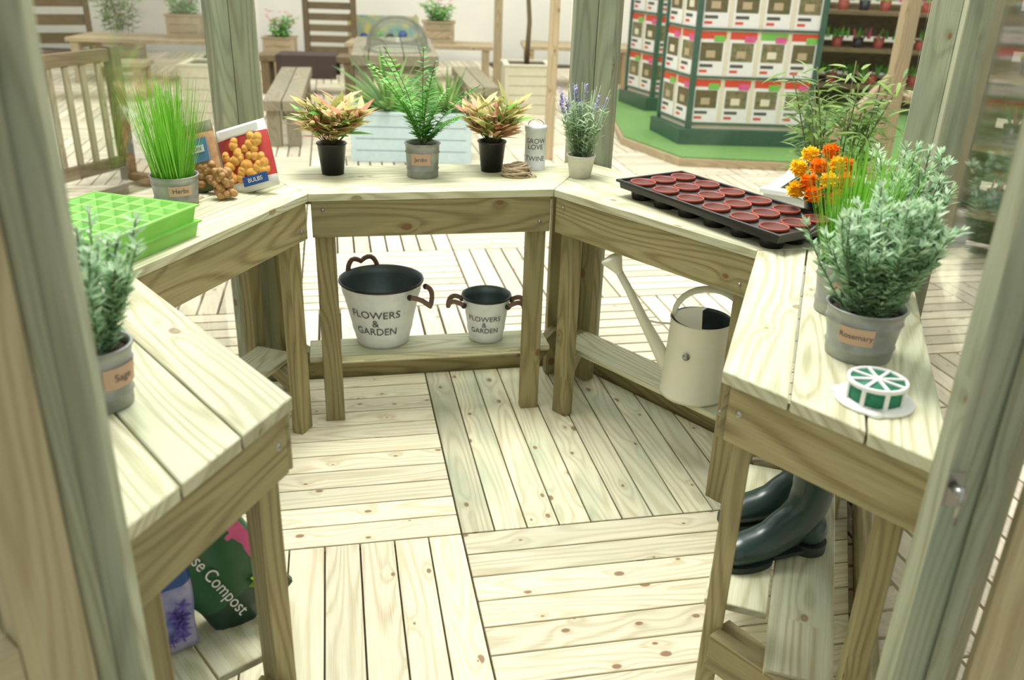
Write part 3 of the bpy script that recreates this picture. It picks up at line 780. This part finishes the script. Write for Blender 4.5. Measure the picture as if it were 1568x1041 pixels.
# ------------------------------------------------------------------ background
def slat_planter(name, loc, w, d, h, mat, rot=0, plant=None):
    mb = MB(); nb = max(3, round(h / .11))
    for k in range(nb):
        z = h * (k + .5) / nb; hh = h / nb - .006
        for s_ in (1, -1):
            mb.box((0, s_ * (d / 2 - .012), z), w - .05, .024, hh, mat); mb.board((s_ * (w / 2 - .012), -d / 2 + .025, z), (s_ * (w / 2 - .012), d / 2 - .025, z), .024, hh, mat)
    for sx in (1, -1):
        for sy in (1, -1): mb.board((sx * (w / 2 - .02), sy * (d / 2 - .02), 0), (sx * (w / 2 - .02), sy * (d / 2 - .02), h), .045, .045, mat, up=(0, 1, 0))
    for s_ in (1, -1):
        mb.box((0, s_ * (d / 2 - .02), h + .01), w + .04, .06, .02, mat); mb.board((s_ * (w / 2 - .02), -d / 2 + .01, h + .01), (s_ * (w / 2 - .02), d / 2 - .01, h + .01), .06, .019, mat)
    mb.prism([(-w / 2 + .03, -d / 2 + .03), (w / 2 - .03, -d / 2 + .03), (w / 2 - .03, d / 2 - .03), (-w / 2 + .03, d / 2 - .03)], h - .06, h - .04, (1, 0), M_SOIL)
    if plant: plant(mb, h - .04)
    return mb.build(name, loc, (0, 0, rot))
FZ = -.03
def pl(mb, z):
    k = len(mb.V); yucca(mb, z, .66, 75, .038)
    for i in range(k, len(mb.V)): v = mb.V[i]; mb.V[i] = (v[0] - .2, v[1], v[2])
    k = len(mb.V); yucca(mb, z, .48, 110, .022)
    for i in range(k, len(mb.V)): v = mb.V[i]; mb.V[i] = (v[0] + .3, v[1], v[2])
slat_planter('yucca_planter', (-.93, 7.75, FZ), 1.02, .5, .40, M_BLUEL, .05, pl)
def tree(mb, z):
    mb.tube([(0, 0, z), (.02, 0, z + .5), (-.03, .02, z + 1.1), (.03, 0, z + 1.8)], [.03, .026, .022, .016], W_BGD, 8)
    bamboo(mb, .15, z + .9, 1.2, 10, .04, .12, 40, L_BAM, .5)
slat_planter('tree_planter', (.06, 10.4, FZ), .52, .5, .52, M_LCREAM, .1, tree)
slat_planter('planter_box', (-3.15, 9.2, FZ), .5, .5, .56, M_LCREAM, .1, None)
def bmb(mb, z): bamboo(mb, .10, z, .62, 16, .017, .10, 44, L_BAM, .4)
slat_planter('bamboo_planter', (1.40, 3.86, FZ), .46, .44, .76, M_WHITEP, -.55, bmb)

def leaflet(mb, c, ex, n, w, h):
    c = Vector(c); ex = Vector(ex); n = Vector(n)
    def qd(x0, x1, z0, z1, m, o):
        k = mb.add([c + ex * x0 + n * o + Vector((0, 0, z0)), c + ex * x1 + n * o + Vector((0, 0, z0)), c + ex * x1 + n * o + Vector((0, 0, z1)), c + ex * x0 + n * o + Vector((0, 0, z1))]); mb.face([k, k + 1, k + 2, k + 3], m)
    qd(-w / 2, w / 2, 0, h, M_PAPER, .004)
    qd(-w / 2, w / 2, h * .84, h, M_RED if R() < .85 else M_PGRN, .006)
    qd(-w * .42, w * .42, h * .34, h * .76, M_PHOTO if R() < .5 else M_PHOTO2, .006)
    qd(-w * .2, w * .15, h * .42, h * .58, M_LCREAM if R() < .35 else W_BG, .008)
    qd(w * .05, w * .46, h * .78, h * .92, M_PGRN if R() < .5 else M_PINK, .008)
    qd(-w * .4, w * .1, h * .2, h * .27, M_TEXT, .006); qd(-w * .4, -w * .1, h * .08, h * .14, M_RED, .006)
def kiosk(name, loc, rot, fw=1.12, sw=.62, H=2.3, ang=74):
    mb = MB(); a60 = math.radians(ang)
    pts = [Vector((-fw / 2, 0)), Vector((fw / 2, 0))]
    pts.append(pts[1] + Vector((math.cos(a60), math.sin(a60))) * sw); pts.append(Vector((-pts[2].x, pts[2].y)))
    mb.prism([tuple(p) for p in pts], .14, H, (1, 0), M_LCREAM)
    big = [pts[0] + Vector((-.09, -.07)), pts[1] + Vector((.09, -.07)), pts[2] + Vector((.08, .05)), pts[3] + Vector((-.08, .05))]
    mb.prism([tuple(p) for p in big], 0, .14, (1, 0), M_KGREEN)
    edges = [(pts[0], pts[1], fw, 4), (pts[3], pts[0], sw, 2), (pts[1], pts[2], sw, 2)]
    for p in pts:
        mb.board((p.x, p.y, .14), (p.x, p.y, H), .05, .05, M_KGREEN, up=(0, 1, 0))
    for A_, B_, L_, nc in edges:
        ex = (B_ - A_).normalized(); nn = Vector((ex.y, -ex.x)); ex3 = Vector((ex.x, ex.y, 0)); n3 = Vector((nn.x, nn.y, 0))
        for r_ in range(5):
            z = .20 + r_ * .42
            q0, q1 = A_ + nn * .012, B_ + nn * .012
            mb.board((q0.x, q0.y, z - .012), (q1.x, q1.y, z - .012), .02, .016, M_KGREEN)
            for c_ in range(nc):
                pc = A_ + ex * (L_ * (c_ + .5) / nc); leaflet(mb, (pc.x, pc.y, z), ex3, n3, L_ / nc * .86, .385)
    return mb.build(name, loc, (0, 0, rot))
kiosk('leaflet_display_kiosk', (2.15, 8.38, .05), .02)
kiosk('leaflet_display_kiosk', (1.95, 10.3, .05), .12, fw=.9, sw=.6)
mb = MB()
mat = [(1.0, 8.6), (1.42, 7.72), (3.2, 7.62), (5.2, 7.9), (5.2, 11.8), (1.0, 11.8)]
mb.prism(mat, -.028, .035, (1, 0), W_BG); mb.prism([(x + (.03 if x < 3 else -.03), y + .04) for x, y in mat], .036, .048, (1, 0), M_TURF)
mb.build('turf_platform')

def pergola_post(x, y, w): 
    mb = MB(); mb.board((0, 0, 0), (0, 0, 2.6), w, w, W_BG, up=(0, 1, 0)); mb.board((-.35, 0, 2.4), (.35, 0, 2.4), .05, .1, W_BG); mb.build('pergola_post', (x, y, FZ), bevel=.006)
pergola_post(-.29, 11.1, .10); pergola_post(.27, 7.85, .085)

# balustrade left
mb = MB(); a, b = Vector((-3.75, 4.8)), Vector((-3.0, 6.65)); d = (b - a).normalized(); L = (b - a).length
def P3(s, z, o=0): q = a + d * s + Vector((d.y, -d.x)) * o; return (q.x, q.y, z)
for s in (0, L): mb.board(P3(s, 0), P3(s, .98), .09, .09, W_BGD, up=(d.x, d.y, 0))
mb.board(P3(.045, .92), P3(L - .045, .92), .05, .09, W_BGD); mb.board(P3(.045, .14), P3(L - .045, .14), .05, .09, W_BGD)
n = 14
for k in range(1, n): mb.board(P3(L * k / n, .185), P3(L * k / n, .875), .045, .03, W_BGG, up=(d.y, -d.x, 0))
mb.board(P3(-.1, .027, .3), P3(L + .1, .027, .3), .1, .05, W_BGD); mb.board(P3(L, .03, 0.05), P3(L, .03, .24), .08, .05, W_BGD)
mb.build('balustrade', (0, 0, FZ), bevel=.004)

def table(name, loc, rot, l, w, h, th=.05, leg=.09, mat=W_BG, cloth=None, nb=5):
    mb = MB()
    for k in range(nb): mb.box((0, -w / 2 + w * (k + .5) / nb, h - th / 2), l, w / nb - .008, th, mat)
    for sx in (1, -1):
        for sy in (1, -1): mb.board((sx * (l / 2 - leg), sy * (w / 2 - leg * .7), 0), (sx * (l / 2 - leg), sy * (w / 2 - leg * .7), h - th), leg, leg, mat, up=(0, 1, 0))
        mb.board((sx * (l / 2 - leg), -w / 2 + leg * 1.3, h - th - .05), (sx * (l / 2 - leg), w / 2 - leg * 1.3, h - th - .05), .04, .09, mat)
    if cloth:
        mb.box((0, 0, h + .006), l * .6, w + .03, .01, cloth)
        for s_ in (1, -1): mb.box((0, s_ * (w / 2 + .012), h - .13), l * .6, .01, .27, cloth)
    return mb.build(name, loc, (0, 0, rot), bevel=.004)
table('garden_bench', (-2.33, 9.1, FZ), 1.75, 2.4, .34, .42, .09, .12, W_BGG, nb=2)
table('garden_bench', (-.52, 10.0, FZ), 1.75, 1.7, .32, .42, .09, .12, W_BGG, nb=2)
table('garden_table', (-1.36, 9.75, FZ), 1.72, 1.9, .85, .74, .1, .16, W_BGG)
table('garden_bench', (-2.62, 11.2, FZ), .08, 1.2, .4, .46, .07, .1, W_BGD, M_CLOTH, nb=2)
table('garden_table', (-4.75, 11.8, FZ), .05, 1.9, .8, .55, .05, .1, W_BG)
table('garden_table', (-1.4, 12.7, FZ), .05, 2.0, .7, .5, .05, .1, W_BG)
table('garden_table', (.75, 12.6, FZ), .05, 1.5, .8, .55, .05, .1, W_BG)
table('garden_bench', (-4.9, 10.3, FZ), .1, 1.3, .4, .42, .05, .09, W_BG, nb=2)
mb = MB(); mb.lathe([(.34, 0), (.34, .02), (.32, .02), (.305, .12), (.26, .22), (.18, .29), (.09, .325), (.001, .33)], M_DOME, seg=32); mb.build('clear_dome', (-1.26, 9.3, .712))
def flower(mb, z):
    bamboo(mb, .1, z, .35, 16, .03, .08, 24, L_FERN, .8)
    for k in range(40): a = U(0, 6.28); q = .2 * math.sqrt(R()); mb.leaf((q * math.cos(a), q * math.sin(a), z + U(.2, .4)), Vector((math.cos(a), math.sin(a), .5)), .05, .04, L_PNKF, n=2)
for x, y, z in ((-3.35, 12.7, .0), (-1.15, 12.7, .47), (-4.3, 11.8, .52)):
    slat_planter('flower_box', (x, y, FZ + z + .001), .42, .3, .3 if z else .5, W_BG, .1, flower)
mb = MB(); mb.board((-.55, 0, .45), (.55, 0, .45), .03, .55, M_YEL)
for s_ in (1, -1): mb.board((s_ * .5, .04, 0), (s_ * .5, .04, .75), .04, .04, W_BG, up=(0, 1, 0))
for k, m in enumerate((M_BLUE, M_PGRN, M_BLACKR, M_BLUE)): 
    mb.ball((-.3 + .2 * k, -.02, .40 + .05 * (k % 2)), .07, m, 10); mb.board((-.3 + .2 * k, -.022, .2), (-.3 + .2 * k, -.022, .38), .07, .01, m, up=(0, 1, 0))
mb.build('picture_board', (-2.15, 14.3, FZ), (0, 0, .03))
def slat_screen(loc, w, h, mat, rot=0, name='slatted_screen', n=10):
    mb = MB()
    for s_ in (-1, 1): mb.board((s_ * w / 2, 0, 0), (s_ * w / 2, 0, h), .08, .08, mat, up=(0, 1, 0))
    for k in range(n): mb.box((0, 0, .1 + (h - .2) * k / (n - 1)), w - .085, .03, (h / n) * .6, mat)
    return mb.build(name, loc, (0, 0, rot))
slat_screen((-2.85, 13.7, FZ), .7, 1.6, W_BGD, .05)
slat_screen((-7.4, 12.9, FZ), 2.4, 2.2, W_BGD, .4, n=9)
slat_screen((4.6, 13.2, FZ), 2.4, 2.2, W_BGD, -.1, n=9)
def tall(mb, z): bamboo(mb, .15, z, 1.0, 16, .03, .12, 34, L_BAM, .3)
slat_planter('shrub_planter', (-5.55, 12.7, FZ), .5, .4, .4, W_BG, .1, tall)
mb = MB()
for x, y in ((0, 0), (.9, .5)):
    mb.board((x, y, 0), (x, y, 2.4), .11, .11, W_BG, up=(0, 1, 0))
mb.board((-.03, 0, .9), (-.75, -.1, .09), .07, .09, W_BG); mb.board((.06, 0.03, .05), (.85, .47, .05), .09, .09, W_BG); mb.board((.06, .03, .75), (.85, .47, .75), .25, .05, W_BG); mb.board((-.8, -.12, .046), (-.06, 0, .046), .09, .09, W_BG)
mb.build('timber_arbour', (2.85, 6.9, FZ), bevel=.005)
def shelfunit(loc, rot, leaflets=False):
    mb = MB()
    H = 1.9 if leaflets else 1.5
    for s_ in (-1, 1): mb.board((s_ * .9, 0, 0), (s_ * .9, 0, H), .08, .4, W_BGD, up=(0, 1, 0))
    for z in (.3, .7, 1.1):
        mb.box((0, 0, z), 1.7, .4, .04, W_BGD)
        for k in range(7): mb.lathe([(.05, 0), (.065, .11), (.001, .1)], M_TERRA if k % 2 else M_BLACK, (-.7 + .23 * k, 0, z + .02), 10)
        for k in range(90): mb.leaf((U(-.75, .75), U(-.08, .08), z + .12), (U(-.6, .6), U(-.6, .6), 1), .14, .03, L_FERN if R() < .8 else L_PNKF, n=3)
    for k in range(4): mb.box((0, .21, .2 + k * .4), 1.75, .02, .34, W_BGD)
    if leaflets:
        mb.box((0, .0, 1.66), 1.7, .03, .42, M_KGREEN)
        for k in range(7): leaflet(mb, (-.72 + .24 * k, -.016, 1.47), (1, 0, 0), (0, -1, 0), .2, .385)
    mb.build('plant_shelf', loc, (0, 0, rot))
shelfunit((4.1, 10.6, .05), -.1)
shelfunit((3.5, 4.9, FZ), -.75, True)  # added shelf and leaflets imitate the blurred reflections in the right-hand glass
slat_screen((3.4, 2.6, FZ), 2.2, 1.7, W_BGD, -1.35, n=8)

# ------------------------------------------------------------------ light
w = bpy.data.worlds.new('hall_light'); SC.world = w; w.use_nodes = True
nt = w.node_tree; bg = nt.nodes['Background']; bg.inputs[0].default_value = (1.0, .995, .955, 1); bg.inputs[1].default_value = .78
def area(name, loc, tgt, size, sy, e, col=(1, .985, .94)):
    l = bpy.data.lights.new(name, 'AREA'); l.shape = 'RECTANGLE'; l.size = size; l.size_y = sy; l.energy = e; l.color = col
    o = bpy.data.objects.new(name, l); COL.objects.link(o); o.location = loc
    o.rotation_euler = (Vector(tgt) - Vector(loc)).to_track_quat('-Z', 'Y').to_euler(); return o
area('added_area_light', (-.4, 3.3, 4.6), (-.2, 2.5, 0), 1.8, 1.4, 240)  # unseen key light, added to lift the interior and its contrast
area('added_area_light', (0, 9.0, 5.0), (0, 9.0, 0), 12, 8, 680)  # unseen broad light, added overhead to brighten the background

# ------------------------------------------------------------------ camera
th, ro = .4192, .0329
F = Vector((0, math.cos(th), -math.sin(th))); X = Vector((1, 0, 0)); Y = X.cross(F)
X2 = X * math.cos(ro) + Y * math.sin(ro); Y2 = -X * math.sin(ro) + Y * math.cos(ro)
cd = bpy.data.cameras.new('camera'); cam = bpy.data.objects.new('camera', cd); COL.objects.link(cam)
Mx = Matrix((X2, Y2, -F)).transposed().to_4x4(); Mx.translation = (0, 0, 1.6708); cam.matrix_world = Mx
cd.sensor_width = 36; cd.lens = 1337.9 / 1568 * 36; cd.clip_start = .02
cd.dof.use_dof = True; cd.dof.focus_distance = 2.7; cd.dof.aperture_fstop = 2.8
SC.camera = cam
SC.view_settings.view_transform = 'Standard'; SC.view_settings.look = 'None'; SC.view_settings.exposure = 0; SC.view_settings.gamma = 1
